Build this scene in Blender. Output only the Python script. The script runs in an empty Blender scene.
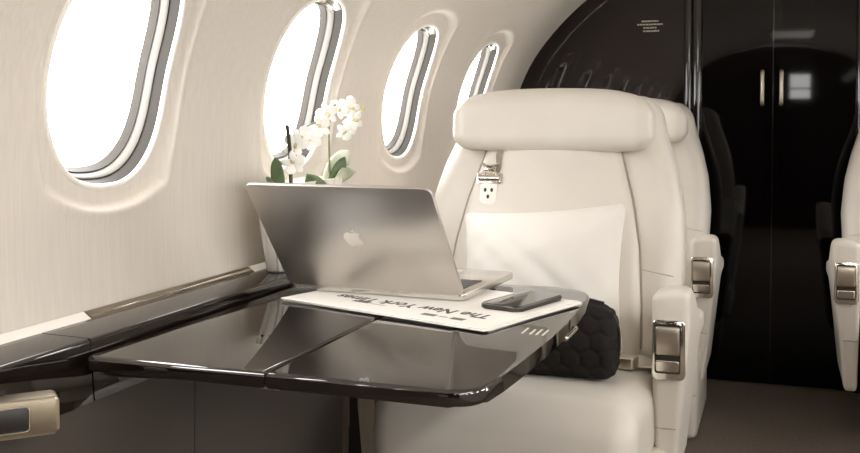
import bpy, bmesh, math, random
from mathutils import Vector, Matrix, Euler
random.seed(7)
C = bpy.context.scene.collection
R = math.radians

# ---------------------------------------------------------------- materials
def mat(name, col, rough=.5, metal=0., ior=1.5, spec=.5, coat=0., coat_rough=.03, sheen=0.,
        noise=None, bump=0., bump_scale=200., stretch=(1, 1, 1), emit=None, sss=0.):
    m = bpy.data.materials.new(name); m.use_nodes = True
    nt = m.node_tree; b = nt.nodes['Principled BSDF']
    b.inputs['Base Color'].default_value = (*col, 1)
    b.inputs['Roughness'].default_value = rough
    b.inputs['Metallic'].default_value = metal
    b.inputs['IOR'].default_value = ior
    b.inputs['Specular IOR Level'].default_value = spec
    b.inputs['Coat Weight'].default_value = coat
    b.inputs['Coat Roughness'].default_value = coat_rough
    b.inputs['Sheen Weight'].default_value = sheen
    if sss:
        b.inputs['Subsurface Weight'].default_value = sss
        b.inputs['Subsurface Radius'].default_value = (.02, .015, .01)
    if emit:
        b.inputs['Emission Color'].default_value = (*emit[0], 1)
        b.inputs['Emission Strength'].default_value = emit[1]
    if noise or bump:
        tc = nt.nodes.new('ShaderNodeTexCoord'); mp = nt.nodes.new('ShaderNodeMapping')
        mp.inputs['Scale'].default_value = stretch
        nt.links.new(tc.outputs['Object'], mp.inputs['Vector'])
    if noise:                      # (second colour, scale, detail)
        n = nt.nodes.new('ShaderNodeTexNoise')
        n.inputs['Scale'].default_value = noise[1]; n.inputs['Detail'].default_value = noise[2]
        nt.links.new(mp.outputs['Vector'], n.inputs['Vector'])
        r = nt.nodes.new('ShaderNodeValToRGB')
        r.color_ramp.elements[0].position = .35; r.color_ramp.elements[1].position = .65
        r.color_ramp.elements[0].color = (*col, 1); r.color_ramp.elements[1].color = (*noise[0], 1)
        nt.links.new(n.outputs['Fac'], r.inputs['Fac'])
        nt.links.new(r.outputs['Color'], b.inputs['Base Color'])
    if bump:
        n2 = nt.nodes.new('ShaderNodeTexNoise')
        n2.inputs['Scale'].default_value = bump_scale; n2.inputs['Detail'].default_value = 3
        nt.links.new(mp.outputs['Vector'], n2.inputs['Vector'])
        bp = nt.nodes.new('ShaderNodeBump'); bp.inputs['Strength'].default_value = bump
        bp.inputs['Distance'].default_value = .002
        nt.links.new(n2.outputs['Fac'], bp.inputs['Height'])
        nt.links.new(bp.outputs['Normal'], b.inputs['Normal'])
    return m

M = {}
M['lining'] = mat('grained_lining', (.68, .63, .565), .6, noise=((.64, .59, .525), 190, 5), stretch=(1, 1, .035), bump=.10, bump_scale=260)
M['ceiling'] = mat('ceiling_lining', (.70, .65, .585), .7)
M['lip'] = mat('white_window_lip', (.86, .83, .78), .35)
M['track'] = mat('grey_shade_track', (.030, .027, .023), .6, spec=.15)
M['seal'] = mat('grey_seal', (.055, .05, .044), .6, spec=.15)
M['ridge'] = mat('shade_track_ridge', (.17, .16, .145), .5, spec=.3)
M['chrome'] = mat('polished_nickel', (.80, .76, .69), .14, 1.)
M['bezel'] = mat('dull_nickel_bezel', (.34, .295, .225), .38, 1.)
M['trim'] = mat('dark_nickel_trim', (.34, .30, .25), .06, 1.)
M['satin'] = mat('satin_nickel', (.56, .50, .42), .34, 1.)
M['leather'] = mat('cream_leather', (.660, .620, .560), .42, noise=((.64, .60, .542), 9, 2), bump=.12, bump_scale=420)
M['leather_fold'] = mat('leather_fold', (.50, .455, .395), .6)
M['leather_seam'] = mat('leather_seam', (.36, .31, .25), .6)
M['gloss'] = mat('dark_gloss_veneer', (.006, .004, .0032), .025, ior=1.85, noise=((.010, .0065, .005), 30, 4), stretch=(.3, 3, 3))
M['bulk'] = mat('bulkhead_gloss', (.0125, .0078, .0072), .04, ior=1.42)
M['door'] = mat('door_gloss', (.0032, .0022, .0021), .035, ior=1.35)
M['post'] = mat('post_gloss', (.016, .013, .012), .08, ior=1.6)
M['panel'] = mat('charcoal_side_panel', (.075, .064, .056), .42, bump=.05, bump_scale=300)
M['black'] = mat('black_plastic', (.012, .010, .009), .45)
M['carpet'] = mat('brown_carpet', (.115, .092, .074), .95, noise=((.17, .14, .115), 140, 5), bump=.8, bump_scale=350)
M['alu'] = mat('space_grey_aluminium', (.64, .60, .56), .42, 1.)
M['phone_metal'] = mat('dark_phone_metal', (.10, .093, .088), .25, 1.)
M['alu_light'] = mat('bare_aluminium_edge', (.70, .67, .63), .25, 1.)
M['mirror'] = mat('polished_emblem', (.62, .59, .56), .03, 1.)
M['screen'] = mat('black_glass', (.008, .008, .009), .05)
M['keys'] = mat('black_keys', (.016, .015, .015), .5)
M['paper'] = mat('newsprint', (.80, .78, .74), .85)
M['ink'] = mat('printing_ink', (.075, .065, .055), .8)
M['halftone'] = mat('halftone_grey', (.16, .145, .13), .8)
M['greyink'] = mat('grey_ink', (.42, .40, .37), .8)
M['pillow'] = mat('white_cotton', (.75, .722, .68), .85, sheen=.1, bump=.35, bump_scale=26)
M['bag'] = mat('black_quilted_nylon', (.009, .007, .0065), .75, spec=.25, bump=.2, bump_scale=300)
M['pot'] = mat('white_ceramic', (.82, .79, .74), .25)
M['soil'] = mat('bark_soil', (.06, .045, .03), .9, bump=1, bump_scale=80)
M['leaf'] = mat('green_leaf', (.045, .085, .025), .38, noise=((.075, .12, .04), 20, 2))
M['leaf_pale'] = mat('pale_leaf', (.50, .52, .40), .35, noise=((.30, .34, .22), 8, 1), stretch=(3, 3, .3))
M['stem'] = mat('green_stem', (.16, .17, .09), .5)
M['stem_dark'] = mat('dark_stem', (.05, .042, .028), .5)
M['petal'] = mat('white_petal', (.88, .87, .84), .5, sss=.15)
M['bud'] = mat('yellow_bud', (.55, .50, .26), .5)
M['strap'] = mat('beige_webbing', (.62, .56, .47), .8, bump=.6, bump_scale=500)
M['strap_dark'] = mat('taupe_webbing', (.28, .24, .19), .8)
M['placard'] = mat('placard_print', (.36, .32, .28), .5)
M['dash'] = mat('pale_dash', (.62, .57, .50), .3)

def pane_mat():
    m = bpy.data.materials.new('window_pane'); m.use_nodes = True
    nt = m.node_tree; nt.nodes.remove(nt.nodes['Principled BSDF'])
    t = nt.nodes.new('ShaderNodeBsdfTransparent'); g = nt.nodes.new('ShaderNodeBsdfGlossy')
    g.inputs['Roughness'].default_value = .02
    mx = nt.nodes.new('ShaderNodeMixShader'); mx.inputs[0].default_value = .06
    nt.links.new(t.outputs[0], mx.inputs[1]); nt.links.new(g.outputs[0], mx.inputs[2])
    nt.links.new(mx.outputs[0], nt.nodes['Material Output'].inputs[0])
    return m
M['pane'] = pane_mat()

# ---------------------------------------------------------------- object helpers
def obj(name, bm, m, parent=None, smooth=True, mx=None, angle=40):
    bmesh.ops.remove_doubles(bm, verts=bm.verts, dist=1e-6)
    bmesh.ops.recalc_face_normals(bm, faces=bm.faces)
    me = bpy.data.meshes.new(name)
    bm.to_mesh(me); bm.free()
    o = bpy.data.objects.new(name, me); C.objects.link(o)
    for mm in (m if isinstance(m, (list, tuple)) else [m]):
        me.materials.append(M[mm] if isinstance(mm, str) else mm)
    if smooth:
        me.shade_smooth()
        if angle:
            me.set_sharp_from_angle(angle=R(angle))
    if parent: o.parent = parent
    if mx is not None: o.matrix_local = mx
    return o

def empty(name, label, cat, loc=(0, 0, 0), rz=0, group=None):
    o = bpy.data.objects.new(name, None); C.objects.link(o)
    o.empty_display_size = .05
    o.location = loc; o.rotation_euler = (0, 0, rz)
    tag(o, label, cat, group)
    return o

def tag(o, label, cat, group=None):
    o['label'] = label; o['category'] = cat
    if group: o['group'] = group
    return o

def struct(o):
    o['kind'] = 'structure'; return o

def copy_tree(o, parent=None):
    c = o.copy(); C.objects.link(c)
    if parent:
        c.parent = parent; c.matrix_parent_inverse = o.matrix_parent_inverse.copy()
    for ch in list(o.children): copy_tree(ch, c)
    return c

def ticks(h, r, k, n):
    arc = [h - r + r * math.tan(R(45) * i / k) for i in range(1, k + 1)]
    if h - r > 1e-9:
        mid = [-(h - r) + 2 * (h - r) * i / n for i in range(n + 1)]
    else:
        mid = [0]
    return [-a for a in reversed(arc)] + mid + arc

def add_rbox(bm, hx, hy, hz, r, n=(6, 4, 4), k=3, f=None, mx=None):
    """rounded box centred on the origin; f deforms every point"""
    T = [ticks(hx, r, k, n[0]), ticks(hy, r, k, n[1]), ticks(hz, r, k, n[2])]
    H = (hx, hy, hz)
    def place(p):
        inner = Vector([max(-(H[i] - r), min(H[i] - r, p[i])) for i in range(3)])
        d = p - inner
        q = inner + d.normalized() * r if d.length > 1e-9 else p
        if f: q = Vector(f(q))
        return mx @ q if mx is not None else q
    for ax in range(3):
        a, b = [(1, 2), (2, 0), (0, 1)][ax]
        for s in (-1, 1):
            g = []
            for u in T[a]:
                row = []
                for v in T[b]:
                    p = Vector((0, 0, 0)); p[ax] = s * H[ax]; p[a] = u; p[b] = v
                    row.append(bm.verts.new(place(p)))
                g.append(row)
            for i in range(len(g) - 1):
                for j in range(len(g[0]) - 1):
                    bm.faces.new((g[i][j], g[i + 1][j], g[i + 1][j + 1], g[i][j + 1]))
    return bm

def rbox(*a, **k):
    return add_rbox(bmesh.new(), *a, **k)

def catmull(pts, n=8, closed=False):
    P = [Vector(p) for p in pts]; out = []
    N = len(P)
    segs = N if closed else N - 1
    for i in range(segs):
        if closed:
            p0, p1, p2, p3 = P[(i - 1) % N], P[i], P[(i + 1) % N], P[(i + 2) % N]
        else:
            p1, p2 = P[i], P[i + 1]
            p0 = P[i - 1] if i else p1 * 2 - p2
            p3 = P[i + 2] if i + 2 < N else p2 * 2 - p1
        for j in range(n):
            t = j / n
            out.append(.5 * ((2 * p1) + (p2 - p0) * t + (2 * p0 - 5 * p1 + 4 * p2 - p3) * t * t + (3 * p1 - p0 - 3 * p2 + p3) * t ** 3))
    if not closed: out.append(P[-1])
    return out

def add_loft(bm, secs, closed=True, caps=True):
    rings = [[bm.verts.new(p) for p in s] for s in secs]
    n = len(rings[0])
    for a, b in zip(rings, rings[1:]):
        for i in range(n if closed else n - 1):
            j = (i + 1) % n
            bm.faces.new((a[i], a[j], b[j], b[i]))
    if caps and closed:
        bm.faces.new(rings[0]); bm.faces.new(rings[-1])
    return rings

def add_tube(bm, pts, rad, sides=10, flat=None, loop=False, up=None):
    """tube along pts; rad number or list (r or (ra, rb)); up orients the cross-section"""
    P = [Vector(p) for p in pts]; secs = []
    n = len(P); prev = None
    for i, p in enumerate(P):
        if loop: t = P[(i + 1) % n] - P[i - 1]
        else: t = P[min(i + 1, n - 1)] - P[max(i - 1, 0)]
        t.normalize()
        ref = Vector(up) if up is not None else (prev if prev is not None else (Vector((0, 0, 1)) if abs(t.z) < .9 else Vector((0, 1, 0))))
        a = (ref - t * ref.dot(t)).normalized(); prev = a
        b = t.cross(a)
        r = rad[i] if isinstance(rad, (list, tuple)) and len(rad) == n and not (n == 2 and not isinstance(rad[0], tuple) and False) else rad
        ra, rb = r if isinstance(r, tuple) else (r, r)
        secs.append([p + b * (ra * math.cos(2 * math.pi * k / sides)) + a * (rb * math.sin(2 * math.pi * k / sides)) for k in range(sides)])
    if loop:
        secs.append(secs[0])
        add_loft(bm, secs, caps=False)
    else:
        add_loft(bm, secs)
    return bm

def add_prism(bm, outline, z0, z1, bev=0, seg=2, f=None):
    o2 = bmesh.new()
    bot = [o2.verts.new((x, y, z0)) for x, y in outline]
    top = [o2.verts.new((x, y, z1)) for x, y in outline]
    n = len(bot); o2.faces.new(list(reversed(bot))); o2.faces.new(top)
    for i in range(n):
        j = (i + 1) % n
        o2.faces.new((bot[i], bot[j], top[j], top[i]))
    if bev:
        ed = [e for e in o2.edges if abs(e.verts[0].co.z - e.verts[1].co.z) < 1e-9]
        bmesh.ops.bevel(o2, geom=ed, offset=bev, segments=seg, affect='EDGES', profile=.5)
    me = bpy.data.meshes.new('tmp'); o2.to_mesh(me); o2.free()
    if f:
        for v in me.vertices: v.co = f(v.co)
    bm.from_mesh(me); bpy.data.meshes.remove(me)
    return bm

def round_rect(x0, y0, x1, y1, r, k=6):
    if not isinstance(r, (list, tuple)): r = [r] * 4
    out = []
    for (cx, cy, a0, rr) in ((x1 - r[0], y1 - r[0], 0, r[0]), (x0 + r[1], y1 - r[1], 90, r[1]), (x0 + r[2], y0 + r[2], 180, r[2]), (x1 - r[3], y0 + r[3], 270, r[3])):
        if rr < 1e-6: out.append((cx, cy)); continue
        for i in range(k + 1):
            a = R(a0 + 90 * i / k); out.append((cx + rr * math.cos(a), cy + rr * math.sin(a)))
    return out

def sstep(a, b, x):
    t = max(0, min(1, (x - a) / (b - a))); return t * t * (3 - 2 * t)

def lerp(tab, x):
    for (a, va), (b, vb) in zip(tab, tab[1:]):
        if x <= b: return va + (vb - va) * max(0, (x - a) / (b - a))
    return tab[-1][1]

# ---------------------------------------------------------------- cabin shell
Y_FRONT, Y_AFT = -1.75, 3.60
PROF = [(-.895, -.002), (-.912, .2), (-.924, .4), (-.9315, .6), (-.937, .72), (-.935, .85), (-.912, 1.0), (-.83, 1.16), (-.666, 1.33), (-.45, 1.455), (-.2, 1.52), (0, 1.535)]
_dense = catmull([(x, z, 0) for x, z in PROF], 24)
_S = [0.]
for a, b in zip(_dense, _dense[1:]): _S.append(_S[-1] + (b - a).length)
def prof(s):
    s = max(0, min(_S[-1], s))
    lo, hi = 0, len(_S) - 1
    while hi - lo > 1:
        m = (lo + hi) // 2
        if _S[m] <= s: lo = m
        else: hi = m
    t = (s - _S[lo]) / (_S[hi] - _S[lo])
    p = _dense[lo].lerp(_dense[hi], t)
    return p.x, p.y
def nrm(s):                                   # towards the cabin
    a, b = prof(s - .01), prof(s + .01)
    t = Vector((b[0] - a[0], b[1] - a[1])).normalized()
    return Vector((t.y, -t.x)) if t.y * 1 > 0 or t.x > 0 else Vector((-t.y, t.x))
def s_at(z):
    for i, p in enumerate(_dense):
        if p.y >= z: return _S[i]
S_LO, S_HI = s_at(.60), s_at(1.36)
S_WB, S_WT = s_at(.803), s_at(1.138)
S_WC, W_B, W_A = (S_WB + S_WT) / 2, (S_WT - S_WB) / 2, .139
PITCH, Y1 = .605, 1.242
def surf(y, s, d, sg):
    x, z = prof(s); n = nrm(s)
    return Vector((sg * (x + n.x * d), y, z + n.y * d))
def hole(a, k=1.):
    e = 2 / 2.45
    c, s = math.cos(a), math.sin(a)
    return (W_A * k * math.copysign(abs(c) ** e, c), W_B * k * math.copysign(abs(s) ** e, s))

def bay(bm, yc, sg):
    n = 26; rect = []
    for i in range(n): rect.append((-1 + 2 * i / n, -1))
    for i in range(n): rect.append((1, -1 + 2 * i / n))
    for i in range(n): rect.append((1 - 2 * i / n, 1))
    for i in range(n): rect.append((-1, 1 - 2 * i / n))
    T = [0, .02, .05, .09, .115, .13, .145, .16, .175, .19, .21, .24, .30, .4, .55, .75, 1]
    rings = []
    for t in T:
        row = []
        d = -.011 * (1 - sstep(.105, .185, t)) + .0035 * math.exp(-((t - .20) / .04) ** 2)
        for (u, v) in rect:
            h = hole(math.atan2(v, u))
            ru, rv = u * PITCH / 2, (S_HI - S_WC) * v if v > 0 else (S_WC - S_LO) * v
            yy = h[0] + (ru - h[0]) * t; ss = S_WC + h[1] + (rv - h[1]) * t
            row.append(bm.verts.new(surf(yc + yy, ss, d, sg)))
        rings.append(row)
    N = len(rect)
    for a, b in zip(rings, rings[1:]):
        for i in range(N):
            j = (i + 1) % N
            bm.faces.new((a[i], a[j], b[j], b[i]))

def strip(bm, y0, y1, s0, s1, sg, ny=2, ns=24):
    g = [[bm.verts.new(surf(y0 + (y1 - y0) * i / ny, s0 + (s1 - s0) * j / ns, -.0015, sg)) for j in range(ns + 1)] for i in range(ny + 1)]
    for i in range(ny):
        for j in range(ns):
            bm.faces.new((g[i][j], g[i + 1][j], g[i + 1][j + 1], g[i][j + 1]))

BAYS = list(range(-4, 4))
def build_window(k, sg, num):
    yc = Y1 + PITCH * k
    n2 = nrm(S_WC); out = Vector((-sg * n2.x, 0, -n2.y))
    def pt(a, depth, sc=1.):
        h = hole(a, sc)
        return surf(yc + h[0], S_WC + h[1], -.011, sg) + out * depth
    A = [2 * math.pi * i / 72 for i in range(72)]
    bm = bmesh.new()
    prof_t = [(-.001, 1.0), (.003, .997), (.010, .993), (.025, .99)]
    add_loft(bm, [[pt(a, d, s) for a in A] for d, s in prof_t], caps=False)
    w = struct(obj('window_%d' % num, bm, 'track', angle=30))
    bm = bmesh.new()
    add_tube(bm, [pt(a, 0, 1.012) for a in A], .0042, 8, loop=True)
    obj('window_frame', bm, 'lip', w)
    bm = bmesh.new()
    prof_t = [(.025, .995), (.022, .978), (.024, .966), (.034, .962), (.038, .955)]
    add_loft(bm, [[pt(a, d, s) for a in A] for d, s in prof_t], caps=False)
    obj('inner_ring', bm, 'ridge', w)
    bm = bmesh.new()
    prof_t = [(.037, .965), (.036, .945), (.042, .935), (.050, .925)]
    add_loft(bm, [[pt(a, d, s) for a in A] for d, s in prof_t], caps=False)
    obj('window_seal', bm, 'seal', w)
    bm = bmesh.new()
    bm.faces.new([bm.verts.new(pt(a, .049, .93)) for a in A])
    obj('window_pane', bm, 'pane', w, smooth=False)
    bm = bmesh.new()                                   # pull of the raised shade, at the top of the recess
    top = [pt(R(90 + d), .004, .99) for d in (-26, -18, -9, 0, 9, 18, 26)]
    low = [pt(R(90 + d), .019, .95 - .03 * math.cos(R(d * 3))) for d in (-26, -18, -9, 0, 9, 18, 26)]
    add_tube(bm, catmull(low, 4), .0042, 8)
    rr = [[bm.verts.new(p) for p in top], [bm.verts.new(p) for p in low]]
    for i in range(6): bm.faces.new((rr[0][i], rr[0][i + 1], rr[1][i + 1], rr[1][i]))
    obj('shade_handle', bm, 'chrome', w)
    return w

num = 1
for sg, name in ((1, 'wall_left'), (-1, 'wall_right')):
    bm = bmesh.new()
    for k in BAYS: bay(bm, Y1 + PITCH * k, sg)
    y0, y1 = Y1 + PITCH * (BAYS[0] - .5), Y1 + PITCH * (BAYS[-1] + .5)
    strip(bm, Y_FRONT, y0 + .006, S_LO, S_HI, sg); strip(bm, y1 - .006, Y_AFT, S_LO, S_HI, sg)
    strip(bm, Y_FRONT, Y_AFT, 0, S_LO + .006, sg, 2, 16)
    struct(obj(name, bm, 'lining', angle=60))
    for k in BAYS[::1]:
        build_window(k, sg, num); num += 1
bm = bmesh.new()
for sg in (1, -1): strip(bm, Y_FRONT, Y_AFT, S_HI - .006, _S[-1], sg, 2, 24)
struct(obj('ceiling', bm, 'ceiling', angle=60))

def slab(bm, x0, x1, y0, y1, z0, z1):
    bmesh.ops.create_cube(bm, size=1, matrix=Matrix.Translation(((x0 + x1) / 2, (y0 + y1) / 2, (z0 + z1) / 2)) @ Matrix.Diagonal((x1 - x0, y1 - y0, z1 - z0, 1)))
    return bm
struct(obj('floor', slab(bmesh.new(), -.95, .95, Y_FRONT, Y_AFT + .03, -.03, 0), 'carpet', smooth=False))
half = [prof(_S[-1] * i / 60) for i in range(61)]
outl = [(x - .004, z) for x, z in half] + [(-x + .004, z) for x, z in reversed(half[:-1])]
def bulkhead(name, y0, y1, m):
    bm = bmesh.new()
    a = [bm.verts.new((x, y0, z)) for x, z in outl]; b = [bm.verts.new((x, y1, z)) for x, z in outl]
    bm.faces.new(a); bm.faces.new(b)
    for i in range(len(a)):
        j = (i + 1) % len(a); bm.faces.new((a[i], a[j], b[j], b[i]))
    return struct(obj(name, bm, m, smooth=False))
bulkhead('wall_back', Y_AFT, Y_AFT + .03, 'bulk')
# forward bulkhead behind the camera, with the cockpit windscreen seen through it
FW = (.075, .235, 1.09, 1.29)
bm = bmesh.new()
yF = Y_FRONT
N4 = [(FW[0], FW[2]), (FW[1], FW[2]), (FW[1], FW[3]), (FW[0], FW[3])]
def fan(bm):
    inner = [bm.verts.new((x, yF, z)) for x, z in N4]
    outer = [bm.verts.new((x, yF, z)) for x, z in outl]
    edges = [bm.edges.new((inner[i], inner[(i + 1) % 4])) for i in range(4)] + [bm.edges.new((outer[i], outer[(i + 1) % len(outer)])) for i in range(len(outer))]
    bmesh.ops.triangle_fill(bm, use_beauty=True, edges=edges)
fan(bm)
struct(obj('wall_front', bm, 'bulk', smooth=False))
bm = bmesh.new()
for a, b in zip(N4, N4[1:] + N4[:1]):
    v = [bm.verts.new((a[0], yF, a[1])), bm.verts.new((b[0], yF, b[1])), bm.verts.new((b[0], yF - .04, b[1])), bm.verts.new((a[0], yF - .04, a[1]))]
    bm.faces.new(v)
w = struct(obj('window_%d' % num, bm, 'track', smooth=False))
bm = bmesh.new(); bm.faces.new([bm.verts.new((x, yF - .02, z)) for x, z in N4]); obj('window_pane', bm, 'pane', w, smooth=False)
bm = slab(bmesh.new(), FW[0], FW[1], yF - .025, yF - .012, 1.165, 1.178); obj('window_bar', bm, 'track', w, smooth=False)

# sliding door leaves and the bullnose posts beside them
def door(name, x0, x1, sx):
    o = struct(obj(name, slab(bmesh.new(), x0, x1, 3.578, 3.60, .004, 1.47), 'door', smooth=False))
    bm = bmesh.new()
    add_tube(bm, [(sx, 3.572, .955), (sx, 3.553, .962), (sx, 3.549, .975), (sx, 3.549, 1.05), (sx, 3.553, 1.063), (sx, 3.572, 1.07)], .0045, 10)
    add_prism(bm, round_rect(sx - .006, .952, sx + .006, 1.073, .005), -3.579, -3.572, .002, f=lambda c: Vector((c.x, -c.z, c.y)))
    obj('door_handle', bm, 'satin', o)
    return o
d1 = door('door_1', -.262, -.0255, -.058)
d2 = door('door_2', -.0215, .236, .003)
bm = slab(bmesh.new(), -.0255, -.0215, 3.574, 3.60, .004, 1.47); obj('edge_strip', bm, 'post', d2, smooth=False)
def post(name, xs):
    bm = bmesh.new()
    for x, r, y in xs: add_tube(bm, [(x, y, 0), (x, y, .75), (x, y, 1.48)], r, 20)
    struct(obj(name, bm, 'post'))
post('trim_1', [(-.302, .016, 3.585), (-.272, .017, 3.578)])
post('trim_2', [(.252, .018, 3.578), (.284, .016, 3.585)])
# tiny printed placard on the bulkhead
t = empty('placard', 'small printed placard of pale lines high on the dark glossy bulkhead', 'sign', (-.437, 3.5985, 1.233))
for i, (wd, off) in enumerate(((.058, 0), (.088, 0), (.046, 0), (.056, .004))):
    bm = bmesh.new()
    zz = .019 - .0115 * i
    x = -wd / 2
    while x < wd / 2 - .003:
        l = random.uniform(.006, .014); l = min(l, wd / 2 - x)
        slab(bm, x + off, x + off + l, -.0008, .0012, zz - .0026, zz + .0026); x += l + .002
    obj('text_line', bm, 'placard', t, smooth=False)

# ---------------------------------------------------------------- side console under the windows
con = empty('side_console', 'dark glossy veneer ledge with charcoal panels running under the cabin windows', 'console', (-.88, .6, 0))
CY0, CY1, JOINT = -1.2, 1.925, 1.06
def extrude_y(bm, pts, y0, y1, ny=1):
    secs = [[Vector((x + .88, y0 - .6 + (y1 - y0) * i / ny, z)) for x, z in pts] for i in range(ny + 1)]
    add_loft(bm, secs)
    return bm
def arc(cx, cz, r, a0, a1, n=6):
    return [(cx + r * math.cos(R(a0 + (a1 - a0) * i / n)), cz + r * math.sin(R(a0 + (a1 - a0) * i / n))) for i in range(n + 1)]
top_pts = [(-.920, .540), (-.828, .540)] + arc(-.838, .616, .005, 0, 80, 5) + [(-.900, .6220), (-.911, .6222), (-.913, .6190), (-.922, .6190)]
for y0, y1 in ((CY0, JOINT - .0015), (JOINT + .0015, CY1)):
    o = obj('ledge_top', extrude_y(bmesh.new(), top_pts, y0, y1), 'gloss', con, angle=50)
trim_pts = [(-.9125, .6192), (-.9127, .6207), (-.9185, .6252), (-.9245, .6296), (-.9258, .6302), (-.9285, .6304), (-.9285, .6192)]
for y0, y1, m_ in ((CY0, 1.165, 'lip'), (1.168, 1.630, 'trim'), (1.633, CY1, 'lip')):  # pale segments: bright window patches on the ledge put into the colour
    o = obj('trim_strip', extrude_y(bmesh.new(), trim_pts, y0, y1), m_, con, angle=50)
    if m_ == 'lip': o['label'] = 'trim strip coloured as a bright window highlight'
for y0, y1 in ((CY0, .72), (.7225, 1.315), (1.3175, 1.87)):
    obj('side_panel', extrude_y(bmesh.new(), [(-.862, .001), (-.848, .001), (-.842, .5395), (-.862, .5395)], y0, y1), 'panel', con)
obj('end_post', extrude_y(bmesh.new(), [(-.895, .001), (-.80, .001), (-.822, .15), (-.835, .3), (-.838, .5395), (-.92, .5395)], 1.872, CY1), 'black', con)
obj('end_edge', extrude_y(bmesh.new(), [(-.85, .002), (-.835, .002), (-.832, .3), (-.834, .5395), (-.85, .5395)], 1.8695, 1.8755), 'satin', con)
# pull handle set in a nickel bezel
hb = bmesh.new()
def hf(c): return Vector((c.x, -c.z, c.y))
add_prism(hb, round_rect(-.085, -.0215, .085, .0215, .005), -.02, .012, .003, f=hf)
HM = Matrix.Translation((-.838 + .88, .872 - .6, .566)) @ Matrix.Rotation(R(47), 4, 'Z')
lat = obj('pull_handle', hb, 'bezel', con, mx=HM)
hb = bmesh.new(); add_prism(hb, round_rect(-.085, -.0135, .052, .0125, .004), .010, .0135, .001, f=hf)
obj('pocket', hb, 'black', lat)
hb = bmesh.new(); add_tube(hb, [(x, -.0135, z) for x, z in round_rect(-.086, -.0145, .053, .0135, .005)], .0014, 6, loop=True)
obj('rim', hb, 'chrome', lat)

# ---------------------------------------------------------------- folding table
TZ = .605
tab = empty('folding_table', 'dark high-gloss two-leaf folding table with rounded outer edge beside the windows', 'table', (-.57, 1.4, 0))
TX, TY = -.57, 1.4
SEAM = -.567 - TX
def edge_x(y):            # outer edge bows a little
    return -.306 + .016 * math.sin(math.pi * (y - 1.03) / .70) - TX
y0, y1 = 1.034 - TY, 1.745 - TY
xl = -.8195 - TX
outer = []
rc = .035
for i in range(9):
    a = R(-90 + 90 * i / 8); outer.append((edge_x(y0 + TY) - rc + rc * math.cos(a), y0 + rc + rc * math.sin(a)))
for i in range(1, 12):
    yy = y0 + rc + (y1 - y0 - rc - .07) * i / 12; outer.append((edge_x(yy + TY), yy))
rc2 = .07
for i in range(9):
    a = R(90 * i / 8); outer.append((edge_x(1.675) - rc2 + rc2 * math.cos(a), y1 - rc2 + rc2 * math.sin(a)))
outer = [(SEAM + .0006, y0)] + outer + [(SEAM + .0006, y1)]
inner = [(xl, y0 + .004), (xl + .004, y0), (SEAM - .0006, y0), (SEAM - .0006, y1), (xl, y1)]
TH = .020
bm = bmesh.new(); add_prism(bm, outer, TZ - TH, TZ, .006, 4); l1 = obj('table_leaf', bm, 'gloss', tab, angle=35)
bm = bmesh.new(); add_prism(bm, inner, TZ - TH, TZ, .006, 4); l2 = obj('table_leaf', bm, 'gloss', tab, angle=35)
# seam-side bevels are covered by the piano hinge
bm = slab(bmesh.new(), SEAM - .012, SEAM + .012, y0 + .012, y1 - .012, TZ - TH - .003, TZ - TH + .001); obj('hinge', bm, 'satin', tab, smooth=False)
bm = bmesh.new()
add_rbox(bm, .006, .040, .004, .003, k=2, mx=Matrix.Translation((edge_x(1.45) - .003, 1.47 - TY, TZ - TH - .002)))
latch = obj('table_latch', bm, 'chrome', tab)
bm = bmesh.new()
IX, IY = -.337 - TX, 1.345 - TY
for dx, ln in ((0, .040), (.012, .034), (.021, .040), (.030, .040)):  # pale dashes on the outer leaf
    add_prism(bm, round_rect(IX + dx, IY - dx * .15, IX + dx + .0032, IY + ln - dx * .15, .001), TZ - .0004, TZ + .0002)
dashes = obj('pale_dashes', bm, 'dash', l1, smooth=False)
bm = bmesh.new()
add_prism(bm, [(xl + .002, y0 + .03), (xl + .02, y0 + .03), (xl + .2, y0 + .06), (xl + .2, y1 - .05), (xl + .002, y1 - .05)], TZ - TH - .012, TZ - TH - .0005, .003)
obj('support_arm', bm, 'black', tab, angle=35)

# ---------------------------------------------------------------- newspaper
NX, NY, NA = -.770, 1.457, R(-18.5)
pap = empty('newspaper', 'folded white newspaper lying under the laptop on the dark glossy table', 'newspaper', (NX, NY, TZ), NA)
def page(w, d, z, th, mx=None, wav=.0):
    bm = bmesh.new()
    def f(c): return Vector((c.x, c.y, c.z + wav * math.sin(c.x * 14) * math.cos(c.y * 9)))
    add_prism(bm, round_rect(0, 0, w, d, .003, 3), z, z + th, .0003, 1)
    return obj('page', bm, 'paper', pap, mx=mx, angle=30)
page(.406, .276, .0003, .0022, Matrix.Translation((.000, .004, 0)) @ Matrix.Rotation(R(1.0), 4, 'Z'))
page(.404, .272, .0027, .0016, Matrix.Translation((.004, .002, 0)) @ Matrix.Rotation(R(-.7), 4, 'Z'))
page(.402, .275, .0045, .0012)
NZ = .00575
def text(body, size, name, parent, m, mx, ext=.0001, offset=0., shear=0., sx=1.):
    cu = bpy.data.curves.new(name, 'FONT'); cu.body = body; cu.size = size; cu.align_x = 'CENTER'; cu.align_y = 'CENTER'
    cu.extrude = ext; cu.offset = offset; cu.shear = shear; cu.resolution_u = 3
    tmp = bpy.data.objects.new('tmp', cu); C.objects.link(tmp)
    dg = bpy.context.evaluated_depsgraph_get(); me = bpy.data.meshes.new_from_object(tmp.evaluated_get(dg))
    bpy.data.objects.remove(tmp); bpy.data.curves.remove(cu)
    me.name = name; me.materials.clear(); me.materials.append(M[m])
    o = bpy.data.objects.new(name, me); C.objects.link(o); o.parent = parent; o.matrix_local = mx @ Matrix.Diagonal((sx, 1, 1, 1))
    return o
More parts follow.
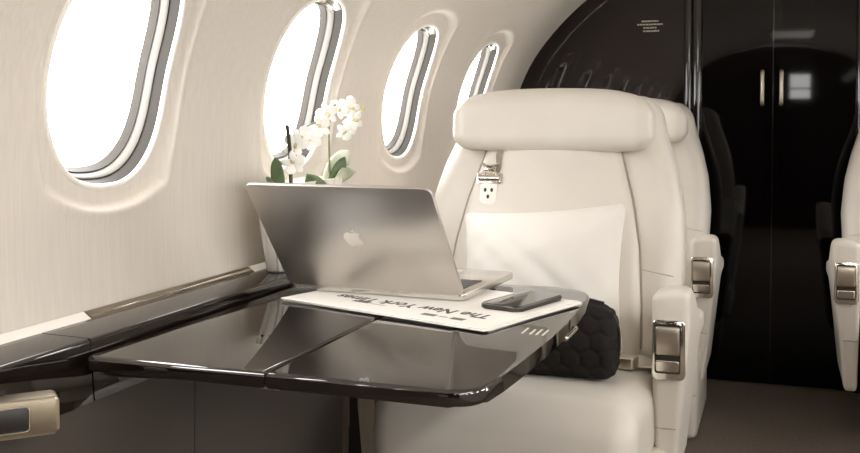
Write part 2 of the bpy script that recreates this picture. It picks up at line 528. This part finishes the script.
text('The New York Times', .040, 'masthead', pap, 'ink', Matrix.Translation((.212, .076, NZ)) @ Matrix.Rotation(math.pi, 4, 'Z'), offset=.0011, sx=.86)
for (u, v, w, h, m) in ((.268, .030, .026, .013, 'halftone'), (.300, .033, .016, .006, 'greyink'), (.322, .030, .024, .013, 'halftone'), (.112, .050, .034, .011, 'halftone'), (.150, .050, .032, .004, 'greyink')):
    bm = slab(bmesh.new(), u, u + w, v, v + h, NZ - .0003, NZ + .0001); obj('printed_picture', bm, m, pap, smooth=False)

# ---------------------------------------------------------------- laptop
LZ = TZ + .0060
lap = empty('laptop', 'open space-grey laptop seen from behind its lid on the newspaper', 'laptop', (-.633, 1.529, LZ), R(-3.5))
HW, DP, LH = .160, .258, .227
bm = bmesh.new(); add_prism(bm, round_rect(-HW, 0.0, HW, DP, .010), .0012, .0125, .0025, 3)
base = obj('base', bm, 'alu_light', lap, angle=35)
bm = bmesh.new()
kx, ky = .0206, .0200
for r in range(5):
    for c in range(14):
        x = -.1440 + c * kx; y = .038 + r * ky
        add_prism(bm, round_rect(x, y, x + .0184, y + .0178, .002, 2), .0118, .0134, .0004, 1)
add_prism(bm, round_rect(-.1440, .022, .1424, .034, .002, 2), .0118, .0134, .0004, 1)
obj('keyboard', bm, 'keys', base, angle=30)
bm = bmesh.new(); add_prism(bm, round_rect(-.07, .150, .07, .245, .004), .0118, .0128, .0004, 1); obj('trackpad', bm, 'alu', base)
for x in (-.13, .13):
    for y in (.02, .215):
        bm = bmesh.new(); add_prism(bm, [(x + .008 * math.cos(R(a)), y + .008 * math.sin(R(a))) for a in range(0, 360, 30)], 0, .0015); obj('foot_pad', bm, 'black', base)
bm = bmesh.new(); add_tube(bm, [(-.12, .004, .0125), (0, .004, .0125), (.12, .004, .0125)], .0045, 12); obj('hinge_bar', bm, 'black', lap)
LM = Matrix.Translation((0, .002, .0135)) @ Matrix.Rotation(R(38), 4, 'X') @ Matrix.Rotation(R(90), 4, 'X')
# lid local: x along hinge, y up the lid, +z towards the camera side (outer face)
bm = bmesh.new(); add_prism(bm, round_rect(-HW, 0, HW, LH, .010), 0, .0058, .0016, 3)
lid = obj('lid', bm, 'alu', lap, mx=LM, angle=35)
bm = bmesh.new(); add_prism(bm, round_rect(-HW + .004, .004, HW - .004, LH - .004, .008), -.0004, .0002); obj('display', bm, 'screen', lid)
body_o = [(0, .62), (.12, .69), (.25, .70), (.40, .60), (.33, .52), (.285, .42), (.295, .31), (.36, .22), (.44, .17), (.40, .03), (.30, -.13), (.20, -.22), (.10, -.225), (0, -.18), (-.10, -.225), (-.20, -.22), (-.32, -.12), (-.42, .08), (-.46, .28), (-.42, .50), (-.32, .64), (-.20, .70), (-.10, .68)]
leaf_o = [(0, .74), (.01, .86), (.09, .97), (.18, 1.0), (.17, .88), (.10, .78)]
bm = bmesh.new()
for o_ in (body_o, leaf_o):
    pts = catmull([(x, y, 0) for x, y in o_], 5, True)
    add_prism(bm, [(.036 * p.x, .033 * (p.y - .3) + LH / 2 + .004) for p in pts], .0052, .00592)
obj('emblem', bm, 'mirror', lid, angle=30)

# ---------------------------------------------------------------- phone
ph = empty('smartphone', 'black smartphone lying face up on the newspaper beside the laptop', 'phone', (-.382, 1.535, LZ), R(-17))
bm = bmesh.new(); add_prism(bm, round_rect(-.036, -.071, .036, .071, .011), .0002, .0082, .0028, 4); pb = obj('body', bm, 'phone_metal', ph, angle=50)
bm = bmesh.new(); add_prism(bm, round_rect(-.0342, -.0692, .0342, .0692, .010), .0078, .0086, .0003, 2); obj('screen', bm, 'screen', ph)
bm = bmesh.new(); add_rbox(bm, .0008, .009, .0012, .0006, k=2, n=(1, 1, 1), mx=Matrix.Translation((-.036, .03, .0045))); obj('side_button', bm, 'chrome', ph)

# ---------------------------------------------------------------- seats
def make_seat(loc):
    t = empty('cabin_seat', 'seat', 'seat', loc)
    # plinth and frame
    bm = bmesh.new(); add_rbox(bm, .262, .21, .067, .02, n=(4, 4, 3), mx=Matrix.Translation((.034, .22, .067))); obj('plinth', bm, 'leather', t)
    bm = bmesh.new(); add_rbox(bm, .262, .23, .060, .022, n=(4, 4, 2), mx=Matrix.Translation((.040, .17, .195))); obj('seat_frame', bm, 'leather', t)
    # cushion
    def fc(p):
        x, y, z = p
        crown = .016 * (1 - (x / .27) ** 2) * (1 if z > 0 else 0)
        nose = -.012 * sstep(0, .06, -y - .20)
        front = .016 * math.cos(max(-1, min(1, z / .075)) * math.pi / 2) if y < -.15 else 0
        return (x + .029, y + .045 - front, z + .317 + crown * sstep(-.02, .06, z) + nose * (1 if z > 0 else 0) - .028 * max(0, y + .25) )
    bm = bmesh.new(); add_rbox(bm, .247, .265, .085, .05, n=(12, 10, 4), k=5, f=fc); obj('seat_cushion', bm, 'leather', t, angle=None)
    # backrest
    HB = .30
    wtab = [(.36, .285), (.48, .300), (.62, .305), (.72, .294), (.80, .274), (.86, .253), (.96, .228)]
    def yb(z): return .235 + .30 * (z - .40) + .12 * max(0, z - .45) ** 2
    def fb(p):
        x, y, z = p
        zz = z + .66
        k = lerp(wtab, zz) / .30
        u = x / .30
        wing = -.040 * max(0, abs(u) - .5) ** 1.6 * 2.2 * (1 - .5 * sstep(.75, .9, zz))
        xx = x * k
        return (xx, yb(zz) + y + .07 + (wing if y < .02 else wing * .3) + .03 * abs(u) ** 3, zz)
    bm = bmesh.new(); add_rbox(bm, .30, .075, HB, .055, n=(20, 3, 22), k=5, f=fb); back = obj('backrest', bm, 'leather', t, angle=None)
    # central padded panel
    ptab = [(.36, .225), (.5, .222), (.62, .212), (.72, .192), (.80, .168), (.88, .145), (.94, .13)]
    def fp(p):
        x, y, z = p; zz = z + .63
        k = lerp(ptab, zz) / .2
        u = x / .2
        return (x * k, yb(zz) + .004 + y - .012 * (1 - u * u) - .012 * math.exp(-((zz - .52) / .09) ** 2) * (1 - u * u), zz)
    bm = bmesh.new(); add_rbox(bm, .20, .022, .25, .020, n=(12, 1, 20), k=4, f=fp); obj('center_panel', bm, 'leather', t, angle=None)
    for sgn in (-1, 1):      # piping along the panel's sides
        bm = bmesh.new()
        pts = []
        for i in range(25):
            zz = .41 + .44 * i / 24
            u_ = lerp(ptab, zz) / lerp(wtab, zz); wg = -.088 * max(0, u_ - .5) ** 1.6 * (1 - .5 * sstep(.75, .9, zz))
            pts.append((sgn * (lerp(ptab, zz) + .001), yb(zz) - .006 + wg + .03 * u_ ** 3, zz))
        add_tube(bm, pts, .0028, 6); obj('piping', bm, 'leather_seam', t)
    for sgn in (-1, 1):      # cross seam low on the bolsters
        bm = bmesh.new(); pts = []
        for i in range(9):
            zz = .575 - .012 * i / 8; u_ = .71 + .24 * i / 8
            pts.append((sgn * u_ * lerp(wtab, zz), yb(zz) - .0052 - .088 * (u_ - .5) ** 1.6 + .03 * u_ ** 3, zz))
        add_tube(bm, pts, .0012, 6); obj('bolster_seam', bm, 'leather_fold', back)
    # headrest
    def fh(p):
        x, y, z = p; u = x / .234
        zz = z * (1 - (.42 * abs(u) ** 5 if z > 0 else .10 * abs(u) ** 4)) - .010 * u * u * (1 if z > 0 else .05)
        return (x, y + .398 - .030 * abs(u) ** 2.2 + .10 * zz, .903 + zz)
    bm = bmesh.new(); add_rbox(bm, .234, .060, .074, .040, n=(20, 3, 4), k=6, f=fh); obj('headrest', bm, 'leather', t, angle=None)
    # arms
    for sgn in (-1, 1):
        def fa(p, sgn=sgn):
            x, y, z = p; zz = z + .365
            dep = (y + .20) / .40
            yy = y + .20
            # front edge leans back low down and rolls over at the top
            front = .085 * (1 - sstep(.12, .50, zz))
            yy = front + yy * (1 - front / .4) if dep < .9 else yy
            w_ = lerp([(.14, .46), (.30, .70), (.45, .93), (.52, 1.)], zz)
            inb = -.036 + (x * sgn + .036) * w_                                # the outer side tapers towards the floor
            top = -.008 * sstep(.5, .585, zz) * max(0, (-x * sgn) / .036)      # top slopes down to the sitter
            return (sgn * (.310 + inb), yy, zz + top - .10 * sstep(.14, .8, dep) * sstep(.4, .58, zz))
        bm = bmesh.new(); add_rbox(bm, .036, .20, .215, .018, n=(4, 10, 16), k=4, f=fa); arm = obj('armrest', bm, 'leather', t, angle=None)
        def ff(c, sgn=sgn): return Vector((sgn * .3085 + c.x, -c.z + .0015, c.y))
        bm = bmesh.new(); add_prism(bm, round_rect(-.032, .408, .029, .522, .009), -.016, .0035, .002, 3, f=ff); bez = obj('latch_bezel', bm, 'chrome', arm)
        bm = bmesh.new(); add_prism(bm, round_rect(-.027, .420, .021, .514, .005), .0030, .0042, f=ff); obj('latch_pocket', bm, 'track', bez)
        bm = bmesh.new()
        def fl(p, sgn=sgn): return (sgn * .3085 - .003 + p[0] * 1.35, p[1] - .0035 - .005 * math.cos(p[2] / .024 * 1.3 - .5), p[2] * 1.15 + .483)
        add_rbox(bm, .0165, .004, .024, .003, n=(3, 1, 8), k=2, f=fl); obj('latch_lever', bm, 'satin', bez, angle=None)
        bm = bmesh.new()
        def fl2(p, sgn=sgn): return (sgn * .3085 - .003 + p[0] * 1.35, p[1] - .002 - .003 * (p[2] / .01), p[2] * 1.2 + .434)
        add_rbox(bm, .0165, .0035, .010, .003, n=(3, 1, 3), k=2, f=fl2); obj('latch_plate', bm, 'chrome', bez, angle=None)
        bm = bmesh.new()
        pts = []
        add_tube(bm, [(sgn * (.310 + dx), fy, .300) for dx, fy in ((-.0345, .056), (-.029, .0475), (-.012, .0450), (.006, .0475), (.0125, .056))], .0016, 6); obj('arm_seam', bm, 'leather_seam', arm)
    return t

S1 = make_seat((-.502, 1.93, 0))
S1['label'] = 'cream leather seat facing the table, with white pillow and hanging belt buckle'
S2 = copy_tree(S1); S2.location = (-.507, 2.865, 0)
S2['label'] = 'cream leather seat directly behind the pillow seat, against the dark bulkhead'
S3 = copy_tree(S1); S3.location = (.484, 2.89, 0)
S3['label'] = 'cream leather seat across the aisle, cut off by the right frame edge'
for s in (S1, S2, S3): s['group'] = 'cream leather cabin seats'

# belts on the first seat
def ybk(z): return .235 + .30 * (z - .40) + .12 * max(0, z - .45) ** 2
bx = -.140
sp = [(bx + .006, ybk(.84) - .012, .845), (bx + .003, ybk(.81) - .016, .81), (bx, ybk(.78) - .02, .78), (bx, ybk(.74) - .022, .74), (bx, ybk(.68) - .02, .68), (bx, ybk(.60) - .018, .60)]
bm = bmesh.new(); add_tube(bm, catmull(sp, 5), (.020, .0012), 8, up=(0, -1, .25)); belt = obj('shoulder_belt', bm, 'strap', S1)
BM = Matrix.Translation((bx, ybk(.765) - .026, .765)) @ Matrix.Rotation(R(-17), 4, 'X')
bm = bmesh.new()
add_tube(bm, [(-.026, -.004, 0), (0, -.004, 0), (.026, -.004, 0)], .0085, 12)
add_prism(bm, round_rect(-.030, -.013, .030, .013, .003), 0, .005, .001, f=hf)
bk = obj('buckle', bm, 'chrome', belt, mx=BM)
bm = bmesh.new()
add_prism(bm, round_rect(-.020, -.062, .020, -.012, (.003, .003, .012, .012)), 0, .003, .001, f=hf); obj('buckle_tongue', bm, 'lip', bk)
bm = bmesh.new()
for x, z in ((-.008, -.028), (.008, -.028), (0, -.044)): add_prism(bm, [(x + .0035 * math.cos(R(a)), z + .005 * math.sin(R(a))) for a in range(0, 360, 36)], .0028, .0036, f=hf)
obj('buckle_hole', bm, 'black', bk)
bm = bmesh.new()
add_tube(bm, [(-.022, -.004, .036), (-.012, -.007, .030), (0, -.008, .028), (.012, -.007, .030), (.022, -.004, .036)], .0035, 8)
add_tube(bm, [(-.014, -.006, .012), (-.010, -.009, .020), (.010, -.009, .020), (.014, -.006, .012)], .0045, 8)
obj('buckle_clip', bm, 'chrome', bk)
bm = bmesh.new(); add_tube(bm, [(-.004 + .03, .004, .085), (.016, .0, .06), (.019, .002, .03), (.017, .004, .01)], (.006, .0015), 8); obj('belt_tail', bm, 'strap_dark', belt, mx=BM)
# lap belt with its buckle lying by the right arm
bm = bmesh.new(); add_tube(bm, catmull([(.268, .19, .385), (.255, .15, .395), (.235, .11, .403), (.215, .095, .409)], 5), (.020, .0015), 8, up=(0, 0, 1)); lb = obj('lap_belt', bm, 'strap', S1)
bm = bmesh.new(); add_rbox(bm, .026, .020, .012, .005, n=(3, 3, 2), mx=Matrix.Translation((.212, .075, .4185)) @ Matrix.Rotation(R(-10), 4, 'Z')); obj('lap_buckle', bm, 'satin', lb)

# ---------------------------------------------------------------- pillow
PIL = empty('pillow', 'white cotton pillow propped against the backrest of the front seat', 'pillow', (-.480, 2.032, .410))
def fpil(p):
    x, y, z = p
    u, w = x / .176, z / .155
    th = max(.0, (1 - abs(u) ** 2.2)) ** .62 * max(.0, (1 - abs(w) ** 2.2)) ** .62
    wr = .0022 * math.sin(x * 62 + z * 37 + 1.6 * math.sin(z * 31 + x * 9)) * th ** .5 + .0028 * math.sin(z * 74 - x * 26 + 2 * math.sin(x * 22)) * (1 - th)
    wr += .003 * math.exp(-((x * .8 + z - .02) / .018) ** 2) * th - .0025 * math.exp(-((x * .5 - z + .05) / .02) ** 2) * th
    px = x * (1 - .06 * (1 - w * w)) * (1 + .02 * w * w)
    pz = z * (1 - .075 * (1 - u * u) * (1 if z > 0 else .3)) + .012 * u * (1 if z > 0 else 0) * abs(w) ** 2
    return (px, y * (.07 + 1.0 * th) + (wr if y < 0 else 0), pz)
bm = bmesh.new(); add_rbox(bm, .176, .092, .155, .02, n=(40, 2, 36), k=4, f=fpil, mx=Matrix.Translation((0, .06, .153)) @ Matrix.Rotation(R(-17), 4, 'X') @ Matrix.Rotation(R(-1.5), 4, 'Y'))
obj('pillow_case', bm, 'pillow', PIL, angle=None)

# ---------------------------------------------------------------- quilted bag
BAG = empty('quilted_bag', 'black hexagon-quilted bag on the seat under the corner of the table', 'bag', (-.388, 1.90, .414), R(3))
def hexf(x, z, s=.021):
    best = 9; 
    q = (x * math.sqrt(3) / 3 - z / 3) / s; r_ = (2 / 3 * z) / s
    cx, cz = q, r_
    cy = -cx - cz
    rx, ry, rz = round(cx), round(cy), round(cz)
    dx, dy, dz = abs(rx - cx), abs(ry - cy), abs(rz - cz)
    if dx > dy and dx > dz: rx = -ry - rz
    elif dy > dz: ry = -rx - rz
    else: rz = -rx - ry
    px, pz = s * (math.sqrt(3) * rx + math.sqrt(3) / 2 * rz), s * (1.5 * rz)
    ax, az = x - px, z - pz
    e = max(abs(ax), abs(ax * .5 + az * .866), abs(ax * .5 - az * .866)) / (s * .866)
    return 1 - min(1, e) ** 4
def fbag(p):
    x, y, z = p
    h = z + .072
    fat = 1 + .18 * math.cos(z / .072 * 1.3)
    q = .0036 * hexf(x, z) if y < -.02 else 0
    side = .003 * hexf(y, z) if abs(x) > .095 else 0
    sgx = 1 if x > 0 else -1
    return (x * (1 - .10 * sstep(.08, .145, h)) + sgx * side, y * fat * (1 - .35 * sstep(.05, .145, h)) - q, h - .012 * sstep(.02, .1, abs(x)) * sstep(.1, .145, h))
bm = bmesh.new(); add_rbox(bm, .100, .05, .072, .022, n=(64, 24, 44), k=4, f=fbag); obj('body', bm, 'bag', BAG, angle=None)
bm = bmesh.new(); add_tube(bm, [(-.075, 0, .138), (-.04, 0, .1455), (0, 0, .1465), (.04, 0, .1455), (.075, 0, .138)], .003, 8); obj('zipper', bm, 'black', BAG)
bm = bmesh.new(); add_tube(bm, catmull([(.085, -.01, .125), (.097, -.006, .11), (.104, 0, .085), (.105, 0, .05)], 4), (.007, .002), 8, up=(1, 0, 0)); obj('side_tab', bm, 'black', BAG)

# ---------------------------------------------------------------- orchid planter
ORC = empty('orchid_planter', 'white fluted planter of white orchids on the window ledge behind the laptop', 'plant', (-.8735, 1.745, .6225))
bm = bmesh.new()
def ring(hx, hy, z, fl=.0):
    out = []
    n = 240
    for i in range(n):
        a = 2 * math.pi * i / n
        c, s = math.cos(a), math.sin(a); e = 2 / 3.2
        k = 1 + fl * math.cos(a * 24)
        out.append(Vector((hx * k * math.copysign(abs(c) ** e, c), hy * (1 + fl * .5 * math.cos(a * 24)) * math.copysign(abs(s) ** e, s), z)))
    return out
add_loft(bm, [ring(.024, .115, 0), ring(.027, .12, .004), ring(.030, .128, .05, .05), ring(.034, .142, .12, .05), ring(.036, .150, .158, .04), ring(.037, .152, .163), ring(.034, .148, .163), ring(.032, .144, .150)])
obj('pot', bm, 'pot', ORC, angle=60)
def leaf(base, pts, w, m, name='leaf', th=.0016):
    P = catmull(pts, 6); n = len(P)
    bm = bmesh.new()
    rad = []
    for i in range(n):
        t_ = i / (n - 1); rad.append((max(.0008, w * math.sin(math.pi * min(1, .08 + .92 * t_) ** .8) ** .8), th * (1 - .6 * t_)))
    add_tube(bm, P, rad, 10, up=base)
    return obj(name, bm, m, ORC, angle=None)
leaf((.9, -.4, .2), [(.004, -.10, .14), (.004, -.105, .17), (.006, -.118, .198), (.008, -.124, .212)], .017, 'leaf')
leaf((.8, -.5, .5), [(.004, -.11, .14), (.006, -.135, .158), (.008, -.150, .168), (.012, -.163, .172)], .015, 'leaf')
leaf((.8, .2, .6), [(.01, -.02, .14), (.03, -.01, .165), (.05, .01, .150), (.065, .02, .10)], .017, 'leaf')
leaf((.6, .2, .8), [(.006, .095, .142), (.012, .115, .17), (.016, .14, .192), (.018, .165, .208), (.018, .182, .216)], .021, 'leaf_pale')
leaf((.9, -.3, .2), [(.012, .105, .14), (.02, .118, .168), (.026, .132, .19), (.028, .142, .204)], .017, 'leaf')
leaf((.7, .4, .4), [(.014, .10, .14), (.028, .125, .165), (.036, .15, .175), (.04, .17, .172)], .014, 'leaf_pale')
leaf((.6, .5, .6), [(.01, -.12, .14), (.03, -.12, .15), (.05, -.118, .12), (.06, -.11, .06), (.06, -.105, .03)], .014, 'leaf')
def stem(pts, r, m):
    bm = bmesh.new(); add_tube(bm, catmull(pts, 6), r, 8); return obj('stem', bm, m, ORC, angle=None)
stem([(.004, -.052, .13), (.004, -.055, .19), (.004, -.058, .225), (.004, -.068, .27)], .0038, 'stem_dark')
stem([(.008, .112, .13), (.008, .108, .20), (.008, .106, .26), (.012, .112, .30), (.018, .14, .318), (.022, .18, .316), (.024, .21, .311)], .0026, 'stem')
stem([(.006, .106, .25), (.008, .10, .265), (.006, .07, .275), (.002, .03, .27), (0, -.03, .25)], .0018, 'stem')
def flower(loc, face, size, roll=0):
    bm = bmesh.new()
    fz = Vector(face).normalized(); fx = fz.orthogonal().normalized(); fy = fz.cross(fx)
    mx = Matrix((fx, fy, fz)).transposed().to_4x4(); mx.translation = Vector(loc)
    mx = mx @ Matrix.Rotation(roll, 4, 'Z')
    for k in range(5):
        a = R(90 + 72 * k)
        wd = size * (.46 if k in (1, 4) else .30)
        d = Vector((math.cos(a), math.sin(a), 0))
        P = [d * (size * t_) + Vector((0, 0, size * (.18 * math.sin(t_ * 3) ))) for t_ in (.04, .2, .4, .6, .8, .95, 1.02)]
        rad = [(max(.001, wd * s_), .0012) for s_ in (.25, .6, .92, 1.0, .85, .45, .1)]
        add_tube(bm, [mx @ p for p in P], rad, 10, up=fz)
    o = obj('flower', bm, 'petal', ORC, angle=None)
    bm = bmesh.new()
    add_tube(bm, [mx @ Vector((0, -.02 * size, .1 * size)), mx @ Vector((0, -.12 * size, .28 * size)), mx @ Vector((0, -.3 * size, .34 * size)), mx @ Vector((0, -.42 * size, .25 * size))], [size * .10, size * .14, size * .13, size * .05], 8)
    obj('lip', bm, 'bud', o, angle=None)
view = (.62, -.78, 0)
for loc, fc_, sz, rl in (((.030, .158, .352), (.7, -.6, .2), .025, .2), ((.030, .178, .325), (.75, -.5, -.1), .025, 1.1), ((.022, .128, .348), (.5, -.7, .3), .022, 2.), ((.026, .150, .302), (.4, -.8, -.4), .021, .6),
                         ((.010, .092, .338), (.6, -.7, .2), .023, 2.8), ((.010, .060, .312), (.6, -.8, 0), .023, .3), ((.006, .025, .290), (.6, -.7, .1), .024, 1.7), ((.004, -.005, .293), (.5, -.8, 0), .022, .9),
                         ((.004, -.035, .280), (.6, -.8, .1), .024, 2.2), ((.010, -.055, .245), (.6, -.8, -.1), .023, .1)):
    flower((loc[0], loc[1], loc[2] - .046), fc_, sz, rl)
bm = bmesh.new()
for p in ((.024, .205, .312), (.026, .222, .307), (.027, .236, .304)):
    add_rbox(bm, .0055, .0075, .0055, .0052, n=(1, 1, 1), k=4, mx=Matrix.Translation(p))
obj('buds', bm, 'bud', ORC, angle=None)
bm = bmesh.new(); add_prism(bm, [(p.x, p.y) for p in ring(.0325, .145, 0)], .128, .136); obj('soil', bm, 'soil', ORC)

# ---------------------------------------------------------------- light: daylight through the windows and a ceiling lamp, plus an added unseen fill strip
W = bpy.data.worlds.new('sky'); bpy.context.scene.world = W; W.use_nodes = True
bg = W.node_tree.nodes['Background']; bg.inputs['Color'].default_value = (1, .99, .975, 1); bg.inputs['Strength'].default_value = 9.0
pi = 0
for sg in (1, -1):
    for k in BAYS:
        yc = Y1 + PITCH * k
        n2 = nrm(S_WC); x, z = prof(S_WC)
        L = bpy.data.lights.new('window_daylight', 'AREA'); L.shape = 'RECTANGLE'; L.size = .30; L.size_y = .37
        L.cycles.is_portal = True
        o = bpy.data.objects.new('window_daylight', L); C.objects.link(o)
        inn = Vector((sg * n2.x, 0, n2.y))
        o.location = Vector((sg * x, yc, z)) - inn * .066
        o.rotation_euler = inn.to_track_quat('-Z', 'Y').to_euler()
LAMP = mat('warm_lamp', (1, 1, 1), .5, emit=((1, .93, .84), 1.6))
t = empty('ceiling_light', 'flush ceiling lamp with a pale diffuser above the forward aisle', 'lamp', (.075, -.4, 1.52))
bm = bmesh.new(); add_prism(bm, round_rect(-.135, -.26, .135, .26, .03), -.012, -.006, .002); obj('diffuser', bm, LAMP, t)
bm = bmesh.new(); add_prism(bm, round_rect(-.15, -.275, .15, .275, .04), -.0055, .010, .002); obj('frame', bm, 'lip', t)
FILL = mat('fill_lamp', (1, 1, 1), .5, emit=((1, .95, .89), 18))  # emissive strip added out of view to fill the seat fronts
t = empty('fill_light', 'long added fill light, unseen, under the ceiling along the right side', 'lamp', (.64, -.25, 1.335))
bm = bmesh.new(); add_prism(bm, round_rect(-.04, -1.15, .04, 1.15, .01), -.004, .004, .001); obj('diffuser', bm, FILL, t, mx=Matrix.Rotation(R(40), 4, 'Y'))  # emissive face of the added unseen fill strip
bm = bmesh.new(); add_prism(bm, round_rect(-.05, -1.16, .05, 1.16, .012), .0045, .015, .002); obj('housing', bm, 'lip', t, mx=Matrix.Rotation(R(40), 4, 'Y'))

# ---------------------------------------------------------------- camera
cam = bpy.data.cameras.new('camera'); co = bpy.data.objects.new('camera', cam); C.objects.link(co)
cam.sensor_width = 36; cam.lens = 36 * 1000 / 860; cam.clip_start = .02
cam.shift_y = -70.5 / 860
co.location = (0, 0, .9)
co.rotation_euler = (R(90 - 2.0), 0, R(19.28))
sc = bpy.context.scene; sc.camera = co
sc.view_settings.view_transform = 'Standard'; sc.view_settings.look = 'None'
sc.view_settings.gamma = 1; sc.view_settings.exposure = .78
sc.cycles.use_denoising = True
sc.cycles.max_bounces = 12; sc.cycles.diffuse_bounces = 8; sc.cycles.transparent_max_bounces = 12
sc.cycles.sample_clamp_indirect = 10
